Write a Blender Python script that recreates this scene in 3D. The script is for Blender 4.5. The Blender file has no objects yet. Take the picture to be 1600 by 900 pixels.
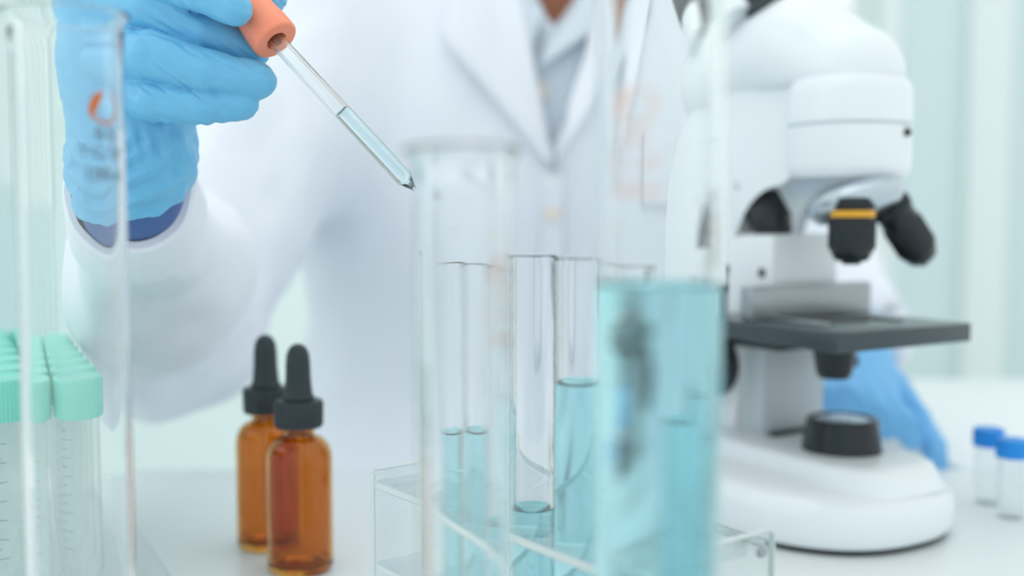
import bpy, bmesh, math, random
import numpy as np
from mathutils import Vector, Matrix, noise as mnoise
random.seed(4)
PI = math.pi
scene = bpy.context.scene
C = scene.collection

# ------------------------------------------------------------------ camera
TZ = 0.75                       # bench top height
F = 1700.0                      # focal length in pixels of a 1600 wide frame
TH = math.atan(120 / F)         # small downward pitch
CAM = Vector((0, 0, TZ + 0.20))
cd = bpy.data.cameras.new('camera'); cam = bpy.data.objects.new('camera', cd); C.objects.link(cam)
cam.location = CAM; cam.rotation_euler = (PI / 2 - TH, 0, 0)
cd.sensor_width = 36; cd.lens = F / 1600 * 36; cd.clip_start = 0.01
cd.dof.use_dof = True; cd.dof.focus_distance = 0.468; cd.dof.aperture_fstop = 3.6
scene.camera = cam

# ------------------------------------------------------------------ world, lamps, exposure
w = bpy.data.worlds.new('world'); scene.world = w; w.use_nodes = True
nt = w.node_tree; nt.nodes.clear()
tc = nt.nodes.new('ShaderNodeTexCoord'); sx = nt.nodes.new('ShaderNodeSeparateXYZ')
cr = nt.nodes.new('ShaderNodeValToRGB'); mr = nt.nodes.new('ShaderNodeMapRange')
bg = nt.nodes.new('ShaderNodeBackground'); wo = nt.nodes.new('ShaderNodeOutputWorld')
nt.links.new(tc.outputs['Generated'], sx.inputs[0]); nt.links.new(sx.outputs[2], mr.inputs[0])
mr.inputs[1].default_value = -1; mr.inputs[2].default_value = 1
nt.links.new(mr.outputs[0], cr.inputs[0]); nt.links.new(cr.outputs[0], bg.inputs[0]); nt.links.new(bg.outputs[0], wo.inputs[0])
e = cr.color_ramp.elements
e[0].position = 0.38; e[0].color = (0.86, 0.92, 0.94, 1)
e[1].position = 0.53; e[1].color = (0.93, 1.0, 1.0, 1)
bg.inputs[1].default_value = 1.10

def area(name, loc, target, size, power, col):
    l = bpy.data.lights.new(name, 'AREA'); l.shape = 'RECTANGLE'; l.size = size[0]; l.size_y = size[1]
    l.energy = power; l.color = col
    o = bpy.data.objects.new(name, l); C.objects.link(o); o.location = loc
    o.rotation_euler = (Vector(target) - Vector(loc)).to_track_quat('-Z', 'Y').to_euler()
    return o
area('overhead_fill', (-0.2, 0.9, 2.9), (0, 0.7, 0.8), (1.8, 1.2), 5, (0.97, 1.0, 1.0))  # overhead light added for directional shading, no fixture built
area('left_fill', (-2.0, 0.2, 1.9), (0, 0.8, 1.0), (1.2, 1.4), 4, (0.95, 1.0, 1.0))  # side light added from the left, no window stands there
scene.view_settings.view_transform = 'Standard'
try: scene.view_settings.look = 'None'
except Exception: pass
scene.view_settings.gamma = 1.0; scene.view_settings.use_curve_mapping = False
scene.view_settings.exposure = 0.0
scene.cycles.use_denoising = True
scene.cycles.max_bounces = 20; scene.cycles.transmission_bounces = 20; scene.cycles.transparent_max_bounces = 128
scene.cycles.diffuse_bounces = 5; scene.cycles.glossy_bounces = 6

# ------------------------------------------------------------------ helpers
def P(px, py, d):
    """point seen at pixel (px,py), at world depth Y=d"""
    r = Vector(((px - 800) / F, math.cos(TH) + (450 - py) / F * math.sin(TH), -math.sin(TH) + (450 - py) / F * math.cos(TH)))
    return CAM + r * (d / r.y)

def srgb(r, g, b):
    f = lambda c: (c / 255 / 12.92) if c / 255 <= 0.04045 else ((c / 255 + 0.055) / 1.055) ** 2.4
    return (f(r), f(g), f(b), 1)

def mat(name, col, rough=0.5, metal=0, trans=0, ior=1.45, bump=0, bscale=200, spec=None, sss=0, var=0, coat=0, mapping=None):
    m = bpy.data.materials.new(name); m.use_nodes = True
    n = m.node_tree; b = n.nodes['Principled BSDF']
    b.inputs['Base Color'].default_value = col
    b.inputs['Roughness'].default_value = rough; b.inputs['Metallic'].default_value = metal
    b.inputs['Transmission Weight'].default_value = trans; b.inputs['IOR'].default_value = ior
    if spec is not None: b.inputs['Specular IOR Level'].default_value = spec
    if coat: b.inputs['Coat Weight'].default_value = coat
    if sss:
        b.inputs['Subsurface Weight'].default_value = sss; b.inputs['Subsurface Radius'].default_value = (0.4, 0.7, 1.0)
        b.inputs['Subsurface Scale'].default_value = 0.004
    if bump or var:
        t = n.nodes.new('ShaderNodeTexCoord'); nz = n.nodes.new('ShaderNodeTexNoise'); nz.inputs['Scale'].default_value = bscale
        nz.inputs['Detail'].default_value = 4
        if mapping:
            mp = n.nodes.new('ShaderNodeMapping'); mp.inputs['Scale'].default_value = mapping
            n.links.new(t.outputs['Object'], mp.inputs[0]); n.links.new(mp.outputs[0], nz.inputs[0])
        else: n.links.new(t.outputs['Object'], nz.inputs[0])
        if bump:
            bp = n.nodes.new('ShaderNodeBump'); bp.inputs['Strength'].default_value = bump; bp.inputs['Distance'].default_value = 0.001
            n.links.new(nz.outputs[0], bp.inputs['Height']); n.links.new(bp.outputs[0], b.inputs['Normal'])
        if var:
            r = n.nodes.new('ShaderNodeValToRGB')
            r.color_ramp.elements[0].color = tuple(c * (1 - var) for c in col[:3]) + (1,)
            r.color_ramp.elements[1].color = tuple(min(1, c * (1 + var)) for c in col[:3]) + (1,)
            n.links.new(nz.outputs[0], r.inputs[0]); n.links.new(r.outputs[0], b.inputs['Base Color'])
    return m

def clear_mat(name, tint, haze=0.06, ior=1.45, rough=0.05):
    m = bpy.data.materials.new(name); m.use_nodes = True; n = m.node_tree; n.nodes.clear()
    out = n.nodes.new('ShaderNodeOutputMaterial'); tr = n.nodes.new('ShaderNodeBsdfTransparent'); tr.inputs[0].default_value = tint
    gl = n.nodes.new('ShaderNodeBsdfGlossy'); gl.inputs['Roughness'].default_value = rough
    df = n.nodes.new('ShaderNodeBsdfTranslucent'); df.inputs[0].default_value = (.93, .97, .98, 1)
    lw = n.nodes.new('ShaderNodeLayerWeight'); lw.inputs['Blend'].default_value = 0.5
    pw = n.nodes.new('ShaderNodeMath'); pw.operation = 'POWER'; pw.inputs[1].default_value = 4.0; n.links.new(lw.outputs['Facing'], pw.inputs[0])
    fr = n.nodes.new('ShaderNodeMath'); fr.operation = 'MULTIPLY_ADD'; fr.inputs[1].default_value = 0.55 * (ior - 1) / .4; fr.inputs[2].default_value = 0.035
    n.links.new(pw.outputs[0], fr.inputs[0])
    nz = n.nodes.new('ShaderNodeTexNoise'); nz.inputs['Scale'].default_value = 120; hz = n.nodes.new('ShaderNodeMath'); hz.operation = 'MULTIPLY'; hz.inputs[1].default_value = haze * 2
    a = n.nodes.new('ShaderNodeMixShader'); b = n.nodes.new('ShaderNodeMixShader')
    n.links.new(nz.outputs[0], hz.inputs[0]); n.links.new(hz.outputs[0], a.inputs[0])
    n.links.new(tr.outputs[0], a.inputs[1]); n.links.new(df.outputs[0], a.inputs[2])
    n.links.new(fr.outputs[0], b.inputs[0]); n.links.new(a.outputs[0], b.inputs[1]); n.links.new(gl.outputs[0], b.inputs[2])
    n.links.new(b.outputs[0], out.inputs[0]); return m

M = dict(
    glass=mat('clear_glass', (0.975, 0.99, 0.985, 1), 0.0, trans=1, ior=1.47),
    tubeglass=mat('test_tube_glass', (0.99, 0.998, 0.998, 1), 0.0, trans=1, ior=1.40),
    acrylic=clear_mat('clear_acrylic', (0.97, 0.992, 0.992, 1), 0.13, 1.65),
    edge=mat('painted_edge_highlight', (.86, .93, .93, 1), 0.25, trans=.25, ior=1.4),  # near-white colour stands in for highlights on the acrylic rack edges
    plastic=clear_mat('clear_polypropylene', (0.985, 0.995, 0.995, 1), 0.07, 1.35, 0.12),
    blue=mat('blue_liquid', (0.52, 0.85, 0.90, 1), 0.0, trans=1, ior=1.33),
    palewater=mat('pale_blue_liquid', (0.80, 0.94, 0.97, 1), 0.0, trans=1, ior=1.33),
    water=mat('water', (0.95, 0.99, 1, 1), 0.0, trans=1, ior=1.33),
    amber=mat('amber_glass', (0.76, 0.36, 0.045, 1), 0.02, trans=1, ior=1.45),
    black=mat('black_rubber', srgb(38, 50, 56), 0.45, bump=0.1, bscale=900),
    blackpl=mat('black_plastic', srgb(42, 50, 56), 0.35, bump=0.05, bscale=700),
    orange=mat('orange_rubber', srgb(252, 150, 118), 0.42, bump=0.12, bscale=600, sss=0.15),
    teal=mat('teal_plastic_cap', srgb(132, 218, 202), 0.38, bump=0.03, bscale=400),
    bluecap=mat('blue_plastic_cap', srgb(20, 140, 228), 0.4, bump=0.03, bscale=400),
    glove=mat('blue_nitrile', srgb(112, 188, 228), 0.40, bump=0.25, bscale=260, sss=0.25, var=0.05),
    glove2=mat('blue_nitrile_far', srgb(112, 180, 230), 0.45, bump=0.2, bscale=150, var=0.05),
    coat=mat('white_coat_cotton', srgb(234, 238, 246), 0.85, bump=0.3, bscale=300, var=0.02),
    shirt=mat('pale_shirt_cotton', srgb(212, 222, 232), 0.85, bump=0.2, bscale=300, var=0.02),
    navy=mat('navy_knit', srgb(78, 108, 165), 0.8, bump=0.5, bscale=900, var=0.15),
    trousers=mat('dark_trousers', srgb(60, 66, 80), 0.9, bump=0.2, bscale=300, var=0.05),
    skin=mat('brown_skin', srgb(140, 84, 58), 0.5, bump=0.1, bscale=300, var=0.05),
    hair=mat('black_hair', srgb(28, 24, 24), 0.5, bump=0.8, bscale=60, mapping=(4, 4, .3), var=0.2),
    button=mat('coat_button', srgb(232, 222, 212), 0.35, var=0.04, bscale=90),
    bench=mat('white_laminate', srgb(236, 241, 242), 0.35, bump=0.05, bscale=300, var=0.01),
    wall=mat('pale_mint_wall', srgb(238, 249, 248), 0.8, bump=0.1, bscale=60, var=0.015),
    wallgrey=mat('grey_teal_panel', srgb(214, 230, 232), 0.7, bump=0.05, bscale=60, var=0.02),
    floor=mat('pale_vinyl_floor', srgb(205, 214, 214), 0.4, bump=0.05, bscale=30, var=0.04),
    curtain=clear_mat('white_sheer_curtain', (.98, 1, 1, 1), 0.42, 1.05, .6),
    mic=mat('white_enamel', srgb(232, 238, 242), 0.32, bump=0.04, bscale=500, coat=0.3, var=0.01),
    micgrey=mat('grey_enamel', srgb(192, 202, 208), 0.4, bump=0.04, bscale=500, var=0.02),
    stage=mat('dark_stage_enamel', srgb(58, 70, 76), 0.22, bump=0.04, bscale=300, var=0.05),
    obj=mat('black_anodised_metal', srgb(40, 46, 50), 0.25, metal=0.3, bump=0.04, bscale=700),
    chrome=mat('brushed_chrome', srgb(190, 200, 208), 0.25, metal=0.9, bump=0.05, bscale=500),
    steel=mat('grey_steel', srgb(160, 168, 172), 0.35, metal=0.7, bump=0.05, bscale=500),
    yellow=mat('yellow_ring_paint', srgb(225, 165, 40), 0.4, var=0.03),
    printo=mat('orange_print', srgb(205, 105, 10), 0.6, var=0.05, bscale=900),
    printg=mat('grey_print', srgb(100, 96, 104), 0.7, var=0.05, bscale=900),
    printr=mat('brown_print', srgb(220, 186, 176), 0.7, var=0.05, bscale=900),
    printw=mat('white_print', srgb(235, 240, 240), 0.7, var=0.02, bscale=900),
    winframe=mat('white_window_frame', srgb(232, 240, 240), 0.5, var=0.01),
)

def link(name, me, m, parent=None, smooth=True):
    if m is not None: me.materials.append(m)
    o = bpy.data.objects.new(name, me); C.objects.link(o)
    if smooth:
        me.polygons.foreach_set('use_smooth', [True] * len(me.polygons)); 
    if parent: o.parent = parent
    return o
def frombm(name, bm, m, parent=None, smooth=False, angle=None):
    me = bpy.data.meshes.new(name); bmesh.ops.recalc_face_normals(bm, faces=bm.faces)
    bm.to_mesh(me); bm.free()
    o = link(name, me, m, parent, smooth or angle is not None)
    if angle is not None:
        try: me.set_sharp_from_angle(angle=math.radians(angle))
        except Exception: pass
    return o
def tag(o, label=None, cat=None, group=None, kind=None):
    if label: o['label'] = label
    if cat: o['category'] = cat
    if group: o['group'] = group
    if kind: o['kind'] = kind
    return o
def empty(name, loc, rz=0):
    o = bpy.data.objects.new(name, None); C.objects.link(o); o.location = loc; o.rotation_euler = (0, 0, rz); o.empty_display_size = 0.02
    return o
def children(o): return [c for c in bpy.data.objects if c.parent == o]
def copy_tree(o, parent=None):
    c = o.copy(); C.objects.link(c)
    if parent is not None: c.parent = parent
    for ch in children(o): copy_tree(ch, c)
    return c

def box_bm(bm, x0, x1, y0, y1, z0, z1, bev=0.0, seg=2, mtx=None):
    b = bmesh.new(); bmesh.ops.create_cube(b, size=1)
    for v in b.verts:
        v.co = Vector(((x0 + x1) / 2 + v.co.x * (x1 - x0), (y0 + y1) / 2 + v.co.y * (y1 - y0), (z0 + z1) / 2 + v.co.z * (z1 - z0)))
    if bev: bmesh.ops.bevel(b, geom=list(b.edges), offset=bev, segments=seg, profile=0.5, affect='EDGES')
    if mtx: bmesh.ops.transform(b, matrix=mtx, verts=b.verts)
    me = bpy.data.meshes.new('t'); b.to_mesh(me); b.free(); bm.from_mesh(me); bpy.data.meshes.remove(me)
def box(name, dims, m, parent=None, bev=0.002, seg=2, mtx=None, angle=40):
    bm = bmesh.new(); box_bm(bm, *dims, bev=bev, seg=seg, mtx=mtx)
    return frombm(name, bm, m, parent, angle=angle)

def lathe_bm(bm, prof, n=64, mtx=None, closed=False, shape=None):
    """prof: list of (r,z); r=0 allowed at the ends. closed joins last to first. shape(a,r,z)->(x,y,z)"""
    rings = []
    for r, z in prof:
        if r <= 1e-7: rings.append([bm.verts.new((0, 0, z))])
        else:
            ring = []
            for i in range(n):
                a = 2 * PI * i / n
                co = shape(a, r, z) if shape else (r * math.cos(a), r * math.sin(a), z)
                ring.append(bm.verts.new(co))
            rings.append(ring)
    pairs = list(zip(rings[:-1], rings[1:]))
    if closed: pairs.append((rings[-1], rings[0]))
    for A, B in pairs:
        for i in range(n):
            j = (i + 1) % n
            if len(A) == 1 and len(B) == 1: continue
            if len(A) == 1: bm.faces.new((A[0], B[i], B[j]))
            elif len(B) == 1: bm.faces.new((A[i], A[j], B[0]))
            else: bm.faces.new((A[i], A[j], B[j], B[i]))
    if mtx: bmesh.ops.transform(bm, matrix=mtx, verts=[v for r in rings for v in r])
def lathe(name, prof, m, parent=None, n=64, mtx=None, closed=False, shape=None, angle=35):
    bm = bmesh.new(); lathe_bm(bm, prof, n, mtx, closed, shape)
    return frombm(name, bm, m, parent, angle=angle)
def aim(a, b):
    """matrix that maps +Z from a to b"""
    a = Vector(a); b = Vector(b)
    return Matrix.Translation(a) @ (b - a).to_track_quat('Z', 'Y').to_matrix().to_4x4()

def prism(name, pts, y0, y1, m, parent=None, bev=0.003, seg=3, angle=35):
    """polygon in XZ extruded along Y"""
    bm = bmesh.new()
    A = [bm.verts.new((x, y0, z)) for x, z in pts]; B = [bm.verts.new((x, y1, z)) for x, z in pts]
    n = len(pts); bm.faces.new(A); bm.faces.new(B[::-1])
    for i in range(n): bm.faces.new((A[i], B[i], B[(i + 1) % n], A[(i + 1) % n]))
    if bev:
        ed = [e for e in bm.edges if abs(e.verts[0].co.y - e.verts[1].co.y) < 1e-6]
        bmesh.ops.bevel(bm, geom=ed, offset=bev, segments=seg, profile=0.5, affect='EDGES')
    return frombm(name, bm, m, parent, angle=angle)

def arc(cx, cz, r, a0, a1, n=10):
    return [(cx + r * math.cos(math.radians(a0 + (a1 - a0) * i / n)), cz + r * math.sin(math.radians(a0 + (a1 - a0) * i / n))) for i in range(n + 1)]

# ---- distance field bodies: tapered limbs blended into one continuous surface
class Field:
    def __init__(s, lo, hi, h):
        s.lo = np.array(lo, float); s.h = h
        s.n = np.maximum(4, np.ceil((np.array(hi) - s.lo) / h).astype(int))
        s.f = np.full(s.n, 1.0, dtype=np.float32)
    def grid(s, lo, hi):
        i0 = np.clip(np.floor((np.array(lo) - s.lo) / s.h).astype(int), 0, s.n - 1)
        i1 = np.clip(np.ceil((np.array(hi) - s.lo) / s.h).astype(int) + 1, 1, s.n)
        sl = tuple(slice(a, b) for a, b in zip(i0, i1))
        ax = [s.lo[k] + s.h * np.arange(i0[k], i1[k]) for k in range(3)]
        return sl, np.meshgrid(*ax, indexing='ij')
    def comb(s, sl, d, k, sub=False):
        a = s.f[sl]
        if sub:
            d = -d
            hh = np.clip(0.5 + 0.5 * (d - a) / max(k, 1e-6), 0, 1)   # smooth max
            s.f[sl] = a * (1 - hh) + d * hh + k * hh * (1 - hh)
        else:
            hh = np.clip(0.5 + 0.5 * (a - d) / max(k, 1e-6), 0, 1)
            s.f[sl] = a * (1 - hh) + d * hh - k * hh * (1 - hh)
    def cone(s, a, b, ra, rb, k=0.004, flat=None, fa=1.0, sub=False):
        """flat: unit direction squeezed by factor fa (<1 = thinner)"""
        a = np.array(a, float); b = np.array(b, float); m = max(ra, rb) / min(1, fa) + 3 * k + 2 * s.h
        sl, (X, Y, Z) = s.grid(np.minimum(a, b) - m, np.maximum(a, b) + m)
        ab = b - a; L2 = max(ab.dot(ab), 1e-12)
        t = np.clip(((X - a[0]) * ab[0] + (Y - a[1]) * ab[1] + (Z - a[2]) * ab[2]) / L2, 0, 1)
        dx = X - (a[0] + t * ab[0]); dy = Y - (a[1] + t * ab[1]); dz = Z - (a[2] + t * ab[2])
        if flat is not None:
            q = np.array(flat, float); q /= np.linalg.norm(q)
            c = (dx * q[0] + dy * q[1] + dz * q[2]) * (1 / fa - 1)
            dx += c * q[0]; dy += c * q[1]; dz += c * q[2]
        d = np.sqrt(dx * dx + dy * dy + dz * dz) - (ra + t * (rb - ra))
        if flat is not None: d = d * (fa if fa < 1 else 1)
        s.comb(sl, d, k, sub)
    def chain(s, pts, k=0.003, **kw):
        for (a, ra), (b, rb) in zip(pts[:-1], pts[1:]): s.cone(a, b, ra, rb, k, **kw)
    def ell(s, c, r, k=0.01, sub=False):
        c = np.array(c, float); r = np.array(r, float)
        sl, (X, Y, Z) = s.grid(c - r - 3 * k - 2 * s.h, c + r + 3 * k + 2 * s.h)
        q = np.sqrt(((X - c[0]) / r[0]) ** 2 + ((Y - c[1]) / r[1]) ** 2 + ((Z - c[2]) / r[2]) ** 2)
        s.comb(sl, (q - 1) * r.min(), k, sub)
    def plane(s, p, nrm, k=0.001):
        """remove what lies on the side the normal points to"""
        sl, (X, Y, Z) = s.grid(s.lo, s.lo + s.n * s.h)
        nrm = np.array(nrm, float); nrm /= np.linalg.norm(nrm)
        d = (X - p[0]) * nrm[0] + (Y - p[1]) * nrm[1] + (Z - p[2]) * nrm[2]
        s.comb(sl, -d, k, True)
    def mesh(s, name, disp=None, smooth=1):
        f = s.f.copy(); f[0] = f[-1] = 1; f[:, 0] = f[:, -1] = 1; f[:, :, 0] = f[:, :, -1] = 1
        I = f < 0; n = s.n
        c = np.zeros((n[0] - 1, n[1] - 1, n[2] - 1), dtype=np.int8)
        for i in (0, 1):
            for j in (0, 1):
                for k in (0, 1): c += I[i:n[0] - 1 + i, j:n[1] - 1 + j, k:n[2] - 1 + k]
        act = (c > 0) & (c < 8); idx = np.argwhere(act)
        num = -np.ones(act.shape, dtype=np.int64); num[act] = np.arange(len(idx))
        acc = np.zeros((len(idx), 3)); cnt = np.zeros(len(idx))
        corners = [(i, j, k) for i in (0, 1) for j in (0, 1) for k in (0, 1)]
        for A in corners:
            for ax in range(3):
                if A[ax]: continue
                B = list(A); B[ax] = 1
                fa = f[idx[:, 0] + A[0], idx[:, 1] + A[1], idx[:, 2] + A[2]].astype(float)
                fb = f[idx[:, 0] + B[0], idx[:, 1] + B[1], idx[:, 2] + B[2]].astype(float)
                mk = (fa < 0) != (fb < 0)
                t = np.where(mk, fa / np.where(mk, fa - fb, 1), 0)
                p = np.zeros((len(idx), 3)); p[:] = A; p[:, ax] += t
                acc[mk] += p[mk]; cnt[mk] += 1
        V = s.lo + (idx + acc / cnt[:, None]) * s.h
        Q = []
        for ax in range(3):
            o1, o2 = [(1, 2), (2, 0), (0, 1)][ax]
            sa = [slice(None)] * 3; sb = [slice(None)] * 3; sa[ax] = slice(0, -1); sb[ax] = slice(1, None)
            ch = I[tuple(sa)] != I[tuple(sb)]
            e = np.argwhere(ch)
            e = e[(e[:, o1] > 0) & (e[:, o2] > 0) & (e[:, o1] < n[o1] - 1) & (e[:, o2] < n[o2] - 1)]
            fl = I[tuple(sa)][e[:, 0], e[:, 1], e[:, 2]]
            def g(d1, d2):
                q = e.copy(); q[:, o1] -= d1; q[:, o2] -= d2; return num[q[:, 0], q[:, 1], q[:, 2]]
            q = np.stack([g(1, 1), g(0, 1), g(0, 0), g(1, 0)], 1)
            q[~fl] = q[~fl][:, ::-1]
            Q.append(q)
        Q = np.concatenate(Q); Q = Q[(Q >= 0).all(1)]
        for _ in range(smooth):
            S = np.zeros_like(V); K = np.zeros(len(V))
            for a, b in ((0, 1), (1, 2), (2, 3), (3, 0)):
                np.add.at(S, Q[:, a], V[Q[:, b]]); np.add.at(K, Q[:, a], 1)
                np.add.at(S, Q[:, b], V[Q[:, a]]); np.add.at(K, Q[:, b], 1)
            V = 0.5 * V + 0.5 * S / K[:, None]
        if disp is not None:
            N = np.zeros_like(V); fn = np.cross(V[Q[:, 2]] - V[Q[:, 0]], V[Q[:, 3]] - V[Q[:, 1]])
            for a in range(4): np.add.at(N, Q[:, a], fn)
            N /= np.linalg.norm(N, axis=1)[:, None] + 1e-12
            V = V + N * disp(V, N)[:, None]
        me = bpy.data.meshes.new(name)
        me.vertices.add(len(V)); me.vertices.foreach_set('co', V.astype(np.float32).ravel())
        me.loops.add(len(Q) * 4); me.loops.foreach_set('vertex_index', Q.ravel().astype(np.int32))
        me.polygons.add(len(Q)); me.polygons.foreach_set('loop_start', np.arange(0, len(Q) * 4, 4, dtype=np.int32))
        try: me.polygons.foreach_set('loop_total', np.full(len(Q), 4, dtype=np.int32))
        except Exception: pass
        me.update(calc_edges=True); me.validate()
        return me
def fbm(V, s, off=0.0, oct=2):
    return np.array([mnoise.fractal(Vector((v[0] * s[0] + off, v[1] * s[1], v[2] * s[2])), 1.0, 2.0, oct) for v in V])

# ------------------------------------------------------------------ the room
tag(box('floor', (-2.6, 2.8, -1.5, 3.5, -0.02, 0), M['floor'], bev=0), kind='structure')
BW = 3.4
def bx(px): return (px - 800) / F * BW
def wallz(py): return P(800, py, BW).z
bm = bmesh.new()                                    # back wall with its window openings left out
wx0, wx1, wz0, wz1 = bx(1110), bx(1356), wallz(62), 2.2
lx0, lx1, lz0 = bx(-330), bx(60), 1.0
ROOM_H = 2.8
for d in ((-2.6, lx0, 0, ROOM_H), (lx0, lx1, 0, lz0), (lx0, lx1, 2.3, ROOM_H), (lx1, wx0, 0, ROOM_H),
          (wx0, wx1, 0, wz0), (wx0, wx1, wz1, ROOM_H), (wx1, 2.8, 0, ROOM_H)):
    box_bm(bm, d[0], d[1], BW, BW + 0.12, d[2], d[3])
tag(frombm('wall_back', bm, M['wall']), kind='structure')
tag(box('wall_left', (-2.72, -2.6, 1.2, BW, 0, ROOM_H), M['wall'], bev=0), kind='structure')
def window(name, x0, x1, z0, z1):
    bm = bmesh.new()
    for d in ((x0, x0 + .04, z0, z1), (x1 - .04, x1, z0, z1), (x0 + .0402, x1 - .0402, z0, z0 + .03), (x0 + .0402, x1 - .0402, z1 - .04, z1), ((x0 + x1) / 2 - .02, (x0 + x1) / 2 + .02, z0 + .0302, z1 - .0402)):
        box_bm(bm, d[0], d[1], BW + .02, BW + .08, d[2], d[3])
    o = tag(frombm(name, bm, M['winframe']), kind='structure')
    p = box('window_pane', (x0 + .03, x1 - .03, BW + .045, BW + .05, z0 + .03, z1 - .03), M['glass'], o, bev=0)
window('window_1', wx0, wx1, wz0, wz1); window('window_2', lx0, lx1, lz0, 2.3)
# tall wall panels on the right of the window
def panel(name, px0, px1, m, dep):
    return tag(box(name, (bx(px0), bx(px1), BW - dep, BW - 0.001, 0.02, ROOM_H - .01), m, bev=0.004), kind='structure')
panel('trim_1', 1388, 1492, M['wallgrey'], 0.05); panel('trim_2', 1358, 1388, M['winframe'], 0.07)
panel('trim_3', 1492, 1556, M['winframe'], 0.08); panel('trim_4', 1556, 1680, M['wallgrey'], 0.04)

def curtain(px0, px1, y, z0, z1, label, folds):
    bm = bmesh.new(); n = folds * 12; x0 = (px0 - 800) / F * y; x1 = (px1 - 800) / F * y
    rows = [z0 + (z1 - z0) * k / 6 for k in range(7)]; g = []
    for z in rows:
        g.append([bm.verts.new((x0 + (x1 - x0) * i / n, y + 0.03 * math.sin(2 * PI * i / 12) * (1 - .3 * (z - z0) / (z1 - z0)) + 0.008 * math.sin(i * .37), z)) for i in range(n + 1)])
    for a in range(6):
        for i in range(n): bm.faces.new((g[a][i], g[a][i + 1], g[a + 1][i + 1], g[a + 1][i]))
    root = empty('curtain', ((x0 + x1) / 2, y, z0))
    o = frombm('drape', bm, M['curtain'], root, smooth=True); o.location = (-(x0 + x1) / 2, -y, -z0)
    md = o.modifiers.new('s', 'SOLIDIFY'); md.thickness = 0.003
    r = lathe('rail', [(0.0, 0), (.012, 0), (.012, abs(x1 - x0) + .1), (0, abs(x1 - x0) + .1)], M['winframe'], root, n=16,
              mtx=aim((-(x1 - x0) / 2 - .05, 0, z1 - z0 + .01), ((x1 - x0) / 2 + .05, 0, z1 - z0 + .01)))
    return tag(root, label, 'curtain')
curtain(-240, 50, 3.2, 0.05, 2.5, 'white pleated curtain hanging at the far wall behind the tall empty measuring cylinder', 9)

# ------------------------------------------------------------------ lab bench
bench = empty('lab_bench', (0, 0.42, 0))
tag(bench, 'long white laboratory bench that carries the glassware and the microscope', 'bench')
EDGE = 0.835
box('worktop', (-1.3, 1.3, -0.72, EDGE - 0.42, TZ - 0.03, TZ), M['bench'], bench, bev=0.003)
for x in (-1.22, 1.22):
    for y in (-0.66, 0.36): box('leg', (x - .025, x + .025, y - .025, y + .025, 0, TZ - 0.03), M['steel'], bench, bev=0.003)
side = empty('side_bench', (0.95, 1.05, 0))
tag(side, 'white bench extension behind the small blue capped vials', 'bench')
box('worktop', (-0.60, 0.6, EDGE + .003 - 1.05, 0.24, TZ - 0.03, TZ), M['bench'], side, bev=0.003)
for x in (-.38, .55):
    for y in (-.17, .2): box('leg', (x - .02, x + .02, y - .02, y + .02, 0, TZ - 0.03), M['steel'], side, bev=0.003)

# ------------------------------------------------------------------ glassware
def text_on_cyl(s, size, R, ang, z, m, name, parent, mirror=False):
    """text laid around a cylinder of radius R, centred at angle ang (0 = facing -Y)"""
    cu = bpy.data.curves.new('t', 'FONT'); cu.body = s; cu.size = size; cu.align_x = 'CENTER'; cu.align_y = 'CENTER'; cu.resolution_u = 3
    o = bpy.data.objects.new('t', cu); C.objects.link(o)
    dg = bpy.context.evaluated_depsgraph_get(); me = bpy.data.meshes.new_from_object(o.evaluated_get(dg))
    bpy.data.objects.remove(o)
    for v in me.vertices:
        a = ang + v.co.x / R
        v.co = Vector((R * math.sin(a), -R * math.cos(a), z + v.co.y))
    return link(name, me, m, parent, smooth=False)
def logo_on_cyl(R, ang, z, r, m, parent):
    """ring with a filled crescent on its left"""
    bm = bmesh.new()
    def pt(x, y): a = ang + x / R; return bm.verts.new((R * math.sin(a), -R * math.cos(a), z + y))
    n = 40; t = r * 0.09
    for i in range(n):                      # thin ring, open at the top
        a0 = math.radians(60 - 300 * i / n); a1 = math.radians(60 - 300 * (i + 1) / n)
        bm.faces.new((pt((r - t) * math.cos(a0), (r - t) * math.sin(a0)), pt((r + t) * math.cos(a0), (r + t) * math.sin(a0)),
                      pt((r + t) * math.cos(a1), (r + t) * math.sin(a1)), pt((r - t) * math.cos(a1), (r - t) * math.sin(a1))))
    k = 14; L = []; Rr = []
    for i in range(k + 1):                  # crescent leaf
        u = i / k; y = r * (1.15 - 1.9 * u); wd = r * 0.62 * math.sin(PI * u) ** 0.7
        xc = -r * (0.15 + 0.85 * math.sin(PI * u * .62)); L.append((xc - wd * .35, y)); Rr.append((xc + wd * .65, y))
    for i in range(k): bm.faces.new((pt(*L[i]), pt(*Rr[i]), pt(*Rr[i + 1]), pt(*L[i + 1])))
    return frombm('printed_logo', bm, m, parent)

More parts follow.
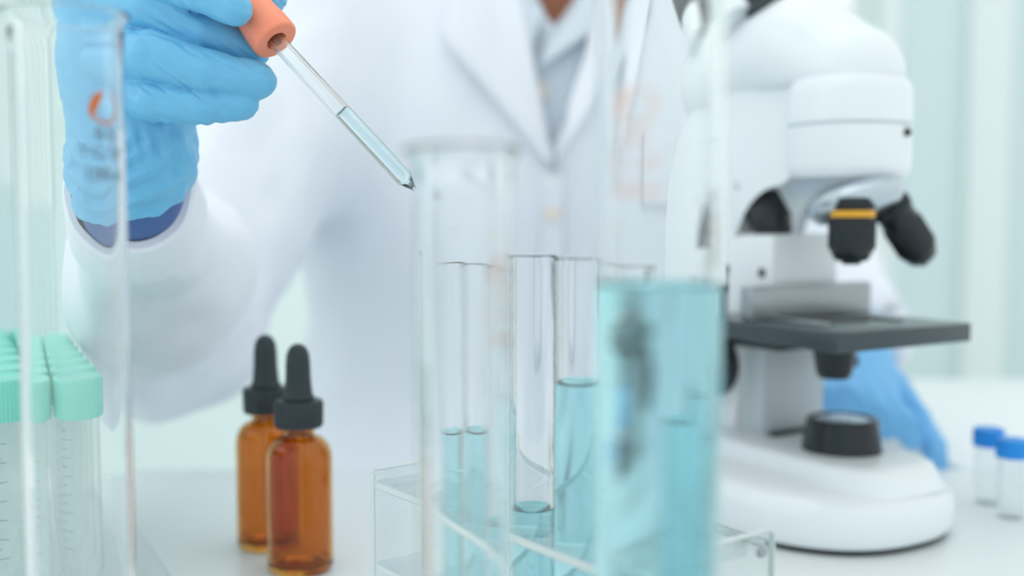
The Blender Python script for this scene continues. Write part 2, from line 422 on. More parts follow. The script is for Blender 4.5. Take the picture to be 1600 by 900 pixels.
def measuring_cylinder(loc, R, H, label, rot=0, liquid=None, pr='printo', pt='printg', ang=0.6, zs=None, ticks=True):
    root = empty('measuring_cylinder', loc, 0)
    tag(root, label, 'measuring cylinder')
    T = 0.0013; zf = 0.016
    def sh(a, r, z):
        k = 1.0
        if z > H - 0.012:                  # spout
            d = (a - rot + PI) % (2 * PI) - PI
            k += 0.16 * math.exp(-(d / 0.33) ** 2) * ((z - (H - 0.012)) / 0.012) ** 1.5
        return (r * k * math.cos(a), r * k * math.sin(a), z)
    prof = [(0, zf), (R * .93, zf), (R, zf + .004), (R, H - .012), (R + .0004, H - .004), (R + .0022, H - .0012), (R + .0026, H), (R + .0012, H + .0007),
            (R - T + .001, H - .001), (R - T, H - .005), (R - T, H - .013), (R - T, zf + .008), (R * .85, zf + .004), (0, zf + .0035)]
    lathe('glass_body', prof, M['glass'], root, n=96, shape=sh)
    fr = R * 1.75                           # hexagonal foot
    def hexa(a, r, z):
        if r > R * 1.2:
            q = r * math.cos(PI / 6) / math.cos(((a + PI / 6) % (PI / 3)) - PI / 6); q = min(q, r * .97)
            return (q * math.cos(a), q * math.sin(a), z)
        return (r * math.cos(a), r * math.sin(a), z)
    lathe('foot', [(0, 0), (fr, 0), (fr, .005), (fr * .8, .009), (R * .75, .0145), (0, .0155)], M['plastic'], root, n=96, shape=hexa)
    if liquid:
        zl = liquid; ri = R - T + 0.00008
        lathe('blue_liquid', [(0, zf + .0036), (R * .85, zf + .0041), (ri, zf + .0082), (ri, zl + .0012), (ri - .0012, zl + .0002), (ri - .004, zl - .0003), (0, zl - .0003)], M['blue'], root, n=96)
    Rp = R + 0.00012
    if zs:
        z, sc = zs
        logo_on_cyl(Rp, ang, z, .0048 * sc, M[pr], root)
        text_on_cyl('B.G', .0050 * sc, Rp, ang, z - .0082 * sc, M[pt], 'printed_text', root)
        text_on_cyl('T.C. 20\u00b0', .0050 * sc, Rp, ang - .02, z - .0142 * sc, M[pt], 'printed_text', root)
        text_on_cyl('100ml', .0058 * sc, Rp, ang - .02, z - .0210 * sc, M[pt], 'printed_text', root)
    if ticks:
        bm = bmesh.new(); za, zb = 0.03, (zs[0] - .05 if zs else H * .8)
        for i in range(51):
            z = za + (zb - za) * i / 50; w = .0095 if i % 10 == 0 else (.007 if i % 5 == 0 else .0045); seg = 6; tk = .00016
            A = []; B = []
            for j in range(seg + 1):
                a = -1.15 + w / Rp * j / seg + ang * 0
                A.append(bm.verts.new((Rp * math.sin(a), -Rp * math.cos(a), z - tk))); B.append(bm.verts.new((Rp * math.sin(a), -Rp * math.cos(a), z + tk)))
            for j in range(seg): bm.faces.new((A[j], A[j + 1], B[j + 1], B[j]))
        frombm('printed_scale', bm, M['printw'], root)
    return root

def table_pt(px, d): 
    return Vector(((px - 800) / F * d, d, TZ))
measuring_cylinder(table_pt(114, .35), .0168, P(114, 22, .35).z - TZ, 'tall empty glass measuring cylinder with an orange ring logo in front of the gloved hand', rot=PI * 1.02, ang=1.05, zs=(P(165, 165, .335).z - TZ, 1.0))
measuring_cylinder(table_pt(1030, .272), .0158, .275, 'wide measuring cylinder half filled with light blue liquid in front of the microscope', rot=-.5,
                   liquid=P(1030, 446, .272).z - TZ, pr='printr', pt='printr', ang=-.52, zs=(P(990, 165, .258).z - TZ, .95))
measuring_cylinder(table_pt(725, .275), .0120, P(725, 232, .275).z - TZ, 'empty measuring cylinder standing in front of the test tubes beneath the dropper tip', rot=PI * .9,
                   pr='printr', pt='printr', ang=1.0, zs=(P(780, 425, .265).z - TZ, .8))

# ------------------------------------------------------------------ test tubes and their acrylic rack
RIM = P(690, 393, .46).z
tubes = [(689, .462, 655, 'first'), (759, .440, 655, 'second'), (832, .417, 795, 'third'), (905, .394, 600, 'fourth'), (978, .372, 640, 'fifth')]
tlabels = ['farthest test tube in the acrylic rack, holding light blue liquid',
           'test tube with light blue liquid, next after the farthest tube in the acrylic rack',
           'test tube in the acrylic rack holding the least blue liquid, almost empty',
           'fullest test tube in the acrylic rack, just behind the blue measuring cylinder',
           'test tube of blue liquid seen only through the blue measuring cylinder']
TR = .0087; TB = TZ + .012; LEN = RIM - TB
def tube_profile():
    o = [(TR * math.sin(a), TR - TR * math.cos(a)) for a in [PI / 2 * i / 8 for i in range(9)]]
    t = .0011; r = TR - t
    i_ = [(r * math.sin(a), t + r - r * math.cos(a)) for a in [PI / 2 * i / 8 for i in range(9)]]
    return o + [(TR, LEN - .003), (TR + .0007, LEN - .0012), (TR + .0008, LEN), (TR - .0002, LEN + .0004), (r, LEN - .001)] + i_[::-1]
for (px, d, ly, _), lab in zip(tubes, tlabels):
    root = empty('test_tube', (0, 0, 0)); p = table_pt(px, d); root.location = (p.x, p.y, TB)
    tag(root, lab, 'test tube', 'test tubes in the acrylic rack')
    lathe('glass_tube', tube_profile(), M['tubeglass'], root, n=64)
    zl = P(px, ly, d).z - TB; r = TR - .0011 + .00006
    bot = [(r * math.sin(a), .0011 + r - r * math.cos(a) ) for a in [PI / 2 * i / 8 for i in range(9)]]
    lathe('blue_liquid', bot + [(r, zl + .0010), (r - .0009, zl + .0002), (r - .003, zl - .0004), (0, zl - .0005)], M['blue'], root, n=64)
# rack
a0 = table_pt(689, .462); a1 = table_pt(990, .369); U = (a1 - a0).normalized(); rz = math.atan2(U.y, U.x)
rack = empty('test_tube_rack', (a0.x, a0.y, TZ), rz)
tag(rack, 'clear acrylic rack that holds the blue test tubes upright', 'rack')
L0, L1 = -.032, (a1 - a0).length + .014; Wd = .014; Wb = .055
def plate(z0, z1, name):
    bm = bmesh.new(); box_bm(bm, L0, L1, -Wd, Wb, z0, z1, bev=.0008)
    return frombm(name, bm, M['acrylic'], rack, angle=40)
PZ = a0.z and (P(700, 775, .452).z - TZ)
holes = []
for (px, d, _, __) in tubes: holes.append((table_pt(px, d) - a0).length)
def holed_plate(name, z0, z1, hr):
    # strips of plate around round holes, built as one closed mesh
    bm = bmesh.new(); xs = sorted(holes); N = 32
    edges = [L0] + [(xs[i] + xs[i + 1]) / 2 for i in range(len(xs) - 1)] + [L1]
    for i, h in enumerate(xs):
        xa, xb = edges[i], edges[i + 1]
        for z in (z0, z1):
            inner = []; outer = []
            for k in range(N):
                a = 2 * PI * k / N; c, s = math.cos(a), math.sin(a)
                inner.append((h + hr * c, hr * s))
                tx = (xb - h) / c if c > 1e-9 else ((xa - h) / c if c < -1e-9 else 1e9)
                ty = Wb / s if s > 1e-9 else (-Wd / s if s < -1e-9 else 1e9)
                t = min(tx, ty); outer.append((h + t * c, t * s))
            vi = [bm.verts.new((x, y, z)) for x, y in inner]; vo = [bm.verts.new((x, y, z)) for x, y in outer]
            for k in range(N): bm.faces.new((vi[k], vi[(k + 1) % N], vo[(k + 1) % N], vo[k]))
            if z == z0: v0i, v0o = vi, vo
        for k in range(N):
            j = (k + 1) % N
            bm.faces.new((v0i[k], v0i[j], vi[j], vi[k]))
            mx = (outer[k][0] + outer[j][0]) / 2
            if (abs(mx - xa) > 1e-5 or i == 0) and (abs(mx - xb) > 1e-5 or i == len(xs) - 1): bm.faces.new((v0o[k], v0o[j], vo[j], vo[k]))
    bmesh.ops.remove_doubles(bm, verts=bm.verts, dist=1e-5)
    return frombm(name, bm, M['acrylic'], rack, angle=40)
holed_plate('top_plate', PZ - .004, PZ, TR + .0012)
holed_plate('middle_plate', .040, .043, TR + .0012)
plate(.006, .0115, 'bottom_plate')
box('end_panel', (L0 - .004, L0, -Wd, Wb, 0, PZ + .004), M['acrylic'], rack, bev=.001)
box('end_panel', (L1, L1 + .004, -Wd, Wb, 0, PZ + .004), M['acrylic'], rack, bev=.001)
for x in (L1 + .004,):
    for y in (-Wd + .008, Wb - .008):
        s = -1 if x < 0 else 1
        lathe('screw', [(0, 0), (.0024, 0), (.002, .0012), (0, .0014)], M['steel'], rack, n=16, mtx=aim((x, y, PZ - .002), (x + s * .01, y, PZ - .002)))

def edge_strip(d):  # thin whitish strip laid along an acrylic edge as a painted highlight
    box('edge_highlight_strip', d, M['edge'], rack, bev=.0003, seg=1)
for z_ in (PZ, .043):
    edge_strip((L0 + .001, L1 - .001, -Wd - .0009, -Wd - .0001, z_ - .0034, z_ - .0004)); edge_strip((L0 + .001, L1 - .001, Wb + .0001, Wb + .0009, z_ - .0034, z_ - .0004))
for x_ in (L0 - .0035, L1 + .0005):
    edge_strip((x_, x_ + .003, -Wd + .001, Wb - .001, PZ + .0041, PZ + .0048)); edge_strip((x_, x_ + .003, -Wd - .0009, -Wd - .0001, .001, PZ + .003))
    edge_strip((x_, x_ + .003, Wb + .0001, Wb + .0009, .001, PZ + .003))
# falling drop
dp = P(703, 343, .45)
dr = lathe('water_drop', [(0, -.0014), (.0008, -.0012), (.0013, -.0004), (.0012, .0004), (.0006, .0013), (0, .0019)], M['water'], n=24)
dr.location = dp; tag(dr, 'tiny clear drop falling below the dropper tip', 'drop')

# ------------------------------------------------------------------ dropper
bA = P(373, -10, .479); bE = P(432, 64, .470)          # bulb axis from back to open end
dd = (bE - bA).normalized()
tipP = P(648, 296, .455); tA = bE - dd * .004
drop = empty('dropper', bE); tag(drop, 'glass dropper with an orange rubber bulb held in the blue gloved fingers', 'dropper')
R0 = .0101
mt = Matrix.Translation(-bE) @ aim(bE, bE - dd)
lathe('rubber_bulb', [(.0046, .0), (.0042, .0012), (.0042, .016), (.006, .02), (.0062, .05), (0, .055), (0, .063), (.004, .0625), (.0078, .059), (.0098, .053), (.0103, .045), (.0100, .03), (.0092, .022), (.0093, .015),
                      (R0, .008), (R0 + .0002, .0022), (R0, .0006), (R0 - .0007, 0)], M['orange'], drop, n=64, mtx=mt, closed=True)
td = (tipP - bE).normalized(); TL = (tipP - bE).length
mt = Matrix.Translation(-bE) @ aim(bE - td * .012, tipP)
r = .0036; Lt = TL + .012
def tipshape(a, rr, z):
    k = 1 + .009 * math.cos(14 * a) * (1 if rr > r * .7 else 0)
    x, y = rr * k * math.cos(a), rr * k * math.sin(a)
    return (x, y, z)
lathe('glass_pipette', [(r, 0), (r, Lt - .0075), (r * .93, Lt - .0062), (r * .30, Lt - .0008), (r * .22, Lt), (r * .12, Lt), (r * .12, Lt - .001), (r * .66, Lt - .0062), (r * .74, Lt - .0075), (r * .74, 0)],
      M['glass'], drop, n=96, mtx=mt, closed=True, shape=tipshape, angle=60)
l0 = (P(537, 176, .462) - bE).length + .012; ri = r * .745
lathe('pale_blue_liquid', [(0, l0), (ri * .5, l0 - .0001), (ri, l0 - .0010), (ri, Lt - .0075), (r * .665, Lt - .0062), (r * .125, Lt - .001), (0, Lt - .0009)], M['palewater'], drop, n=96, mtx=mt, shape=tipshape, angle=60)

# ------------------------------------------------------------------ amber dropper bottles
def amber_bottle():
    root = empty('dropper_bottle', (0, 0, 0)); R = .0182; hs = .062
    sh = [(R * math.cos(a) if i else R, hs + .014 * math.sin(a)) for i, a in enumerate([PI / 2 * k / 8 for k in range(7)])]
    o = [(0, .002), (.012, .0005), (.016, 0), (R, .003), (R, hs)] + [(.0085 + (R - .0085) * math.cos(a), hs + .0135 * math.sin(a)) for a in [PI / 2 * k / 8 for k in range(1, 9)]] + [(.0082, hs + .017), (.0082, hs + .026)]
    t = .0016
    i_ = [(.0066, hs + .026), (.0066, hs + .015)] + [(.0066 + (R - t - .0066) * math.cos(a), hs - .001 + .0128 * math.sin(a)) for a in [PI / 2 * k / 8 for k in range(8, 0, -1)]] + [(R - t, hs - .001), (R - t, .006), (.014, .0035), (0, .0045)]
    lathe('amber_glass_body', o + i_, M['amber'], root, n=72)
    z0 = hs + .0185
    def rib(a, r, z): k = 1 + (.022 * (1 if math.cos(a * 36) > 0 else -1) if r > .012 and z0 + .001 < z < z0 + .0135 else 0); return (r * k * math.cos(a), r * k * math.sin(a), z)
    lathe('screw_cap', [(.0087, z0), (.0126, z0), (.0132, z0 + .0015), (.0134, z0 + .013), (.0128, z0 + .0150), (.0072, z0 + .0155), (.0072, z0 + .0145), (.0087, z0 + .0140)], M['blackpl'], root, n=144, shape=rib, closed=True)
    z1 = z0 + .0135
    lathe('rubber_bulb', [(0, z1), (.0086, z1), (.0090, z1 + .003), (.0078, z1 + .005), (.0070, z1 + .014), (.0068, z1 + .022), (.0062, z1 + .0275), (.0045, z1 + .031), (.002, z1 + .0328), (0, z1 + .033)], M['black'], root, n=48)
    lathe('glass_pipette', [(.0034, z0 + .014), (.0034, .022), (.0012, .012), (.0007, .012), (.0026, .022), (.0026, z0 + .014)], M['tubeglass'], root, n=32, closed=True)
    return root
b1 = amber_bottle(); b2 = copy_tree(b1)
b1.location = table_pt(463, .598); b2.location = table_pt(412, .642)
b1.scale = (1,) * 3; b2.rotation_euler.z = .4
tag(b1, 'amber glass dropper bottle standing nearer, in front of its twin', 'bottle', 'amber dropper bottles')
tag(b2, 'amber glass dropper bottle partly hidden behind the other amber bottle', 'bottle', 'amber dropper bottles')

# ------------------------------------------------------------------ centrifuge tubes with teal caps
def falcon():
    root = empty('centrifuge_tube', (0, 0, 0)); R = .0143
    o = [(0, 0), (.0035, 0), (.005, .001), (R, .016), (R, .110)]; t = .001
    i_ = [(R - t, .110), (R - t, .0165), (.0045, .003), (0, .002)]
    lathe('clear_tube', o + i_, M['plastic'], root, n=64)
    z0, z1 = .094, .1135
    def rib(a, r, z): k = 1 + (.012 * math.cos(a * 60) if r > .0165 and z < z1 - .0018 else 0); return (r * k * math.cos(a), r * k * math.sin(a), z)
    lathe('cap', [(.0146, z0), (.0168, z0), (.0172, z0 + .001), (.0172, z1 - .002), (.0168, z1 - .0004), (.0160, z1), (.0136, z1), (.0128, z1 - .0008), (0, z1 - .0008), (0, z1 - .003), (.0146, z1 - .003)], M['teal'], root, n=240, shape=rib, angle=50, closed=True)
    bm = bmesh.new(); Rp = R + .0001
    for i in range(14):
        z = .03 + i * .0045; wdt = .008 if i % 2 == 0 else .005; A = []; B = []
        for j in range(6):
            a = -.25 + wdt / Rp * j / 5
            A.append(bm.verts.new((Rp * math.sin(a), -Rp * math.cos(a), z - .00012))); B.append(bm.verts.new((Rp * math.sin(a), -Rp * math.cos(a), z + .00012)))
        for j in range(5): bm.faces.new((A[j], A[j + 1], B[j + 1], B[j]))
    frombm('printed_scale', bm, M['printg'], root)
    return root
c1 = table_pt(117, .525); zt = P(112, 580, .525).z - .1135
dirk = Vector((-.474, .88, 0)); dirl = Vector((-.88, -.474, 0)); pit = .0362
fal = falcon(); first = True
rows_w = ['nearest', 'second', 'third', 'fourth', 'fifth', 'sixth', 'seventh']
for c in range(3):
    for k in range(7):
        q = c1 + dirk * pit * k + dirl * pit * c
        px = 800 + F * q.x / q.y
        if px < -62: continue
        o = fal if first else copy_tree(fal); first = False
        o.location = (q.x, q.y, zt); o.rotation_euler.z = random.uniform(-.6, .6)
        side_w = ['in the outer row beside the bottles', 'in the inner row', 'in the innermost row'][c]
        tag(o, f'teal capped clear centrifuge tube, {rows_w[k]} from the front {side_w}', 'tube', 'teal capped centrifuge tubes in the rack')
rk = empty('centrifuge_tube_rack', (c1.x, c1.y, TZ), math.atan2(dirk.y, dirk.x))
tag(rk, 'clear acrylic rack under the teal capped centrifuge tubes', 'rack')
zb = zt - TZ
box('bottom_plate', (-.03, pit * 6 + .03, -.045, pit * 2 + .03, zb - .004, zb - .0005), M['plastic'], rk, bev=.001)
for x in (-.027, pit * 6 + .027):
    for y in (-.042, pit * 2 + .027): lathe('foot', [(0, 0), (.004, 0), (.004, zb - .006), (0, zb - .006)], M['acrylic'], rk, n=24, mtx=Matrix.Translation((x, y, 0)))

# ------------------------------------------------------------------ small blue capped vials
def vial():
    root = empty('vial', (0, 0, 0))
    lathe('clear_body', [(0, 0), (.0075, 0), (.009, .0015), (.009, .043), (.0078, .043), (.0078, .003), (0, .002)], M['plastic'], root, n=48)
    def rib(a, r, z): k = 1 + (.02 * math.cos(a * 36) if r > .0095 else 0); return (r * k * math.cos(a), r * k * math.sin(a), z)
    lathe('cap', [(.0092, .040), (.0098, .040), (.0100, .041), (.0100, .0505), (.0092, .0520), (0, .052), (0, .050), (.0092, .050)], M['bluecap'], root, n=144, shape=rib, closed=True)
    return root
v1 = vial(); v2 = copy_tree(v1); v1.location = table_pt(1554, .735); v2.location = table_pt(1592, .700)
v3 = copy_tree(v1); v3.location = table_pt(1640, .74)
tag(v1, 'small clear vial with blue cap, fully in view right of the microscope', 'vial', 'blue capped vials')
tag(v2, 'small blue capped vial in front of its twin, cut by the picture edge', 'vial', 'blue capped vials')
bpy.data.objects.remove([c for c in children(v3)][0]); [bpy.data.objects.remove(c) for c in children(v3)]; bpy.data.objects.remove(v3)

# ------------------------------------------------------------------ microscope (local X = front, Y = its left, Z up)
O = table_pt(1322, .69); MS = .958; LIFT = .0088
mic = empty('microscope', O, math.atan2(-.857, .515)); mic.scale = (MS, MS, MS)
tag(mic, 'white compound microscope with black square stage on the bench', 'microscope')
def sup(cx, hx0, hx1, hy, n=2.7, cy=0):
    """super-ellipse footprint, different reach to the back (hx0) and the front (hx1)"""
    def f(a, r, z):
        c, s = math.cos(a), math.sin(a)
        x = math.copysign(abs(c) ** (2 / n), c) * (hx1 if c > 0 else hx0); y = math.copysign(abs(s) ** (2 / n), s) * hy
        return (cx + x * r, cy + y * r, z)
    return f
foot = sup(-.03, .13, .102, .082, 2.4, -.008)
lathe('base', [(0, .004), (.96, .004), (.985, .007), (1.0, .013), (1.0, .022), (.975, .029), (.91, .0335), (.80, .0365), (.6, .0385), (0, .0395)], M['mic'], mic, n=96, shape=foot)
lathe('rubber_foot', [(0, 0), (.93, 0), (.955, .002), (.955, .0045), (0, .0045)], M['black'], mic, n=96, shape=foot)
deck = sup(-.03, .115, .086, .042, 4, -.002)
lathe('base_deck', [(0, .024), (1.10, .024), (1.05, .033), (1.01, .0380), (.96, .0402), (.90, .0408), (0, .0408)], M['mic'], mic, n=96, shape=deck)
il = lathe('illuminator', [(0, .038), (.0265, .038), (.0262, .042), (.0247, .052), (.0234, .0615), (.0224, .0625), (.019, .0625), (.0185, .060), (0, .060)], M['obj'], mic, n=64)
lathe('lens', [(0, .060), (.0184, .060), (.018, .0615), (.010, .0632), (0, .0638)], M['chrome'], il, n=48)
# column and arm
YA, YB = -.022, .044
col = box('column', (-.125, -.058, -.016, .046, .034, .142), M['micgrey'], mic, bev=.004, seg=3)
prof = [(-.135, .04), (-.158, .10), (-.160, .20)] + [(-.153, .235), (-.135, .266), (-.105, .287), (-.06, .295), (.0, .296), (.0, .222), (-.030, .2225)] + arc(-.036, .172, .051, 92, 176, 8) + [(-.088, .184), (-.045, .184), (-.045, .145), (-.075, .13), (-.075, .04)]
arm = prism('arm', prof, YA, YB, M['mic'], mic, bev=.005, seg=3)
# head barrel
barrel = sup(0, .037, .037, .037, 2.5, 0)
lathe('head_barrel', [(0, .222), (.90, .222), (.97, .225), (1.0, .230), (1.0, .2545), (.97, .2550), (.97, .2565), (1.0, .257), (1.0, .276), (.965, .282), (.88, .286), (0, .287)], M['mic'], mic, n=96, shape=barrel)
lathe('seam_band', [(.90, .2548), (.982, .2548), (.982, .2567), (.90, .2567)], M['micgrey'], mic, n=96, shape=barrel, closed=True)
sc = Vector((.0175, -.033, .249)); 
lathe('thumb_screw', [(0, 0), (.0027, 0), (.0027, .004), (.0015, .005), (0, .005)], M['black'], mic, n=20, mtx=aim(Vector((.034, .012, .250)), Vector((.05, .0135, .250))))
# binocular head
f = Field((-.17, -.06, .26), (.06, .07, .38), .0028)
f.chain([((.000, .002, .2885), .0335), ((-.045, .003, .310), .0345), ((-.105, .003, .306), .034)], .02)
f.plane((0, 0, .283), (0, 0, -1), .003)
link('eyepiece_head', f.mesh('eyepiece_head', smooth=3), M['mic'], mic)
for y in (-.030, .034):
    et = aim(Vector((-.085, y * .9, .335)), Vector((-.125, y * .9, .385)))
    t = lathe('eyepiece_tube', [(0, -.004), (.0155, -.004), (.0155, .022), (.0150, .024), (0, .024)], M['mic'], mic, n=48, mtx=et)
    lathe('eyepiece', [(0, .0235), (.0165, .0235), (.0175, .030), (.0175, .052), (.0150, .056), (.013, .056), (.012, .053), (0, .053)], M['black'], t, n=48, mtx=et)
lathe('dovetail_ring', [(0, 0), (.021, 0), (.021, .006), (.019, .010), (0, .010)], M['black'], mic, n=48, mtx=aim(Vector((-.062, -.004, .336)), Vector((-.068, -.004, .366))))
# nosepiece and objectives
nc = Vector((.013, -.010, .2130)); nd = Vector((-.30, -.15, 1)).normalized()
nm = aim(nc - nd * .012, nc)
nose = lathe('nosepiece', [(0, -.006), (.016, -.006), (.026, -.003), (.030, .002), (.0315, .0055), (.0315, .0085), (.0285, .0125), (.020, .017), (0, .018)], M['chrome'], mic, n=72, mtx=nm)
def objective(a, b, s, name='objective_lens', ring=None, tip='obj'):
    L = (b - a).length; m = aim(a, b)
    def kn(an, r, z): k = 1 + (.03 * math.cos(an * 30) if abs(r - .0142 * s) < .0002 * s else 0); return (r * k * math.cos(an), r * k * math.sin(an), z)
    o = lathe(name, [(0, 0), (.0105 * s, 0), (.0108 * s, .06 * L), (.0142 * s, .09 * L), (.0142 * s, .20 * L), (.0133 * s, .22 * L), (.0133 * s, .38 * L), (.0142 * s, .40 * L), (.0142 * s, .76 * L), (.0135 * s, .80 * L), (.0105 * s, .93 * L), (.0085 * s, .955 * L), (0, .955 * L)], M['obj'], mic, n=120, mtx=m, shape=kn)
    if ring: lathe('colour_ring', [(.0134 * s, .255 * L), (.0139 * s, .255 * L), (.0139 * s, .345 * L), (.0134 * s, .345 * L)], M[ring], o, n=64, mtx=m, closed=True)
    lathe('front_lens', [(0, .95 * L), (.0062 * s, .95 * L), (.0055 * s, 1.0 * L), (0, 1.0 * L)], M[tip], o, n=32, mtx=m)
objective(Vector((.026, -.024, .2120)), Vector((.026, -.024, .1665)), 1.0, ring='yellow')
objective(Vector((.012, .022, .209)), Vector((.020, .055, .166)), .92, tip='chrome')
objective(Vector((-.086, -.008, .224)), Vector((-.053, -.006, .180)), 1.0)
# stage
st = box('stage', (-.085, .054, -.066, .058, .1155, .1275), M['stage'], mic, bev=.0008)
box('stage_mount', (-.085, -.03, -.03, .044, .105, .1170), M['black'], mic, bev=.002)
mh = box('slide_holder', (-.038, -.026, -.058, .056, .1275, .150), M['steel'], mic, bev=.0015)
box('slide_clip', (-.030, .020, -.040, -.034, .1275, .1295), M['steel'], mh, bev=.0006)
box('slide_clip', (-.030, .020, .028, .034, .1275, .1295), M['steel'], mh, bev=.0006)
box('glass_slide', (-.024, .004, -.034, .028, .1275, .1287), M['glass'], mh, bev=.0002)
for (x, y, h, rr) in ((-.060, -.050, .163, .0016), (-.055, -.020, .160, .0040), (-.058, -.058, .150, .006)):
    lathe('adjusting_screw', [(0, .126), (rr * .5, .126), (rr * .5, h - .006), (rr, h - .005), (rr, h), (0, h)], M['black'], mic, n=24, mtx=Matrix.Translation((x, y, 0)))
lathe('condenser', [(0, .088), (.010, .088), (.012, .092), (.014, .105), (.018, .110), (.018, .1168), (0, .1168)], M['obj'], mic, n=48, mtx=Matrix.Translation((-.008, .0, 0)))
lathe('condenser_knob', [(0, 0), (.005, 0), (.005, .016), (0, .016)], M['black'], mic, n=24, mtx=aim(Vector((-.02, .016, .096)), Vector((-.02, .03, .096))))
for s in (-1, 1):
    y = YA if s < 0 else YB
    k = lathe('coarse_focus_knob', [(0, 0), (.0215, 0), (.0225, .002), (.0225, .016), (.021, .018), (0, .018)], M['black'], mic, n=64, mtx=aim(Vector((-.098, y, .088)), Vector((-.098, y + s * .1, .088))))
    lathe('fine_focus_knob', [(0, .018), (.0125, .018), (.0125, .030), (.0115, .031), (0, .031)], M['black'], k, n=48, mtx=aim(Vector((-.098, y, .088)), Vector((-.098, y + s * .1, .088))))
# clamp screw low on the column
lathe('clamp_screw', [(0, 0), (.003, 0), (.003, .003), (0, .003)], M['black'], mic, n=16, mtx=aim(Vector((-.058, .012, .108)), Vector((0, .012, .108))))
box('column_base_plate', (-.060, -.052, -.010, .036, .0395, .0435), M['black'], mic, bev=.001)
for c in children(mic):
    if c.name.split('.')[0] not in ('base', 'rubber_foot'): c.location.z += LIFT

# ------------------------------------------------------------------ the person
PX = .045; PY = 1.06
BODY_PX = 850
lowc = Vector((PX, PY, 0))
neck_b = Vector((PX, 1.07, 1.22)); head_c = Vector((PX + .0, 1.02, 1.43))
shR = Vector((PX - .185, 1.07, 1.18)); shL = Vector((PX + .185, 1.07, 1.18))          # right shoulder = left in the photo
elR = P(265, 515, .85); wrR = P(201, 292, .528)
elL = Vector((.295, 1.12, .90)); wrL = P(1335, 545, .93)
hipR = Vector((PX - .09, 1.12, .70)); hipL = Vector((PX + .09, 1.12, .70))
f = Field((-.62, .45, -.02), (.62, 1.35, 1.60), .0095)
f.ell((PX, 1.09, .82), (.145, .10, .20), .03); f.ell((PX, 1.08, 1.06), (.165, .105, .19), .04)
f.chain([(shR, .062), (shL, .062)], .03)
f.chain([(shR, .05), (elR, .038), (wrR, .022)], .012); f.chain([(shL, .05), (elL, .038), (wrL, .026)], .012)
f.chain([(neck_b, .056), (head_c - Vector((0, -.02, .09)), .052)], .02)
f.ell(head_c + Vector((0, .02, .02)), (.074, .092, .105), .02)
f.ell(head_c + Vector((0, -.02, -.06)), (.052, .058, .055), .03)
f.cone(head_c + Vector((0, -.070, .0)), head_c + Vector((0, -.088, -.035)), .007, .013, .008)
f.cone(head_c + Vector((-.018, -.066, -.068)), head_c + Vector((.018, -.066, -.068)), .007, .007, .006)
for s in (-1, 1):
    f.ell(head_c + Vector((s * .078, .02, -.005)), (.010, .018, .030), .006)
    f.ell(head_c + Vector((s * .030, -.074, .008)), (.016, .010, .010), .006, sub=True)
for h, s in ((hipR, -1), (hipL, 1)):
    kn = Vector((PX + s * .12, .78, .60)); an = Vector((PX + s * .12, .82, .10)); toe = Vector((PX + s * .13, .70, .04))
    f.chain([(h, .085), (kn, .062), (an, .038)], .02); f.chain([(an - Vector((0, -.03, .055)), .040), (toe, .032)], .015)
f.plane((0, 0, .004), (0, 0, -1))
person = link('person', f.mesh('person'), M['skin'])
tag(person, 'person in a white lab coat and blue nitrile gloves, seated behind the bench', 'person')
# hair
f = Field(head_c - Vector((.13, .14, .16)), head_c + Vector((.13, .16, .16)), .006)
f.ell(head_c + Vector((0, .030, .032)), (.084, .100, .108), .01); f.ell(head_c + Vector((0, .115, .02)), (.045, .04, .045), .02)
f.ell(head_c + Vector((0, -.085, -.035)), (.066, .075, .085), .01, sub=True)
hair = link('hair', f.mesh('hair', smooth=2), M['hair'], person)
for s in (-1, 1):
    lathe('eye', [(0, -.011)] + [(.011 * math.cos(a), .011 * math.sin(a)) for a in [PI * (k / 8 - .5) for k in range(1, 8)]] + [(0, .011)], M['shirt'], person, n=24, mtx=Matrix.Translation(head_c + Vector((s * .030, -.064, .008))))
# trousers
f = Field((-.30, .66, .08), (.40, 1.30, .90), .009)
for h, s in ((hipR, -1), (hipL, 1)):
    kn = Vector((PX + s * .12, .78, .60)); an = Vector((PX + s * .12, .82, .11))
    f.chain([(h, .096), (kn, .074), (an, .052)], .03)
f.ell((PX, 1.11, .75), (.155, .115, .11), .04)
f.plane((0, 0, .10), (0, 0, -1))
link('trousers', f.mesh('trousers', smooth=2), M['trousers'], person)
# shoes
for s in (-1, 1):
    f = Field((PX + s * .13 - .07, .60, -.01), (PX + s * .13 + .07, .93, .13), .006)
    f.chain([(Vector((PX + s * .122, .845, .055)), .046), (Vector((PX + s * .13, .70, .038)), .040)], .02); f.plane((0, 0, .003), (0, 0, -1)); f.plane((0, 0, .095), (0, 0, 1))
    link('shoe', f.mesh('shoe', smooth=2), M['blackpl'], person)
# shirt: slightly inside the coat, shows in the neckline
def torso(f, g, low=.62):
    f.ell((PX - .02 if g > 0 else PX, 1.085, low + .14), ((.235 if g > 0 else .165) + g, .125 + g, .27), .05)
    f.ell((PX - .03 if g > 0 else PX, 1.075, 1.02), ((.225 if g > 0 else .185) + g, .135 + g, .24 + g), .05)
    f.chain([(shR + Vector((.03, 0, 0)), .066 + g), (shL - Vector((.03, 0, 0)), .066 + g)], .05)
f = Field((PX - .30, .85, .55), (PX + .30, 1.32, 1.34), .008)
torso(f, -.004); f.chain([(neck_b, .064), (neck_b + Vector((0, 0, .045)), .060)], .02); f.cone(neck_b + Vector((0, 0, .02)), neck_b + Vector((0, -.03, .14)), .058, .062, .003, sub=True)
vs_ = P(872, 40, .93).z; sl, (X, Y, Z) = f.grid((PX - .15, .8, .9), (PX + .15, 1.02, 1.32))
s_ = np.where(Z < vs_, .05, (np.abs(X - (872 - 800) / F * .95) - np.clip((Z - vs_) * .62, 0, 1)) * .9)
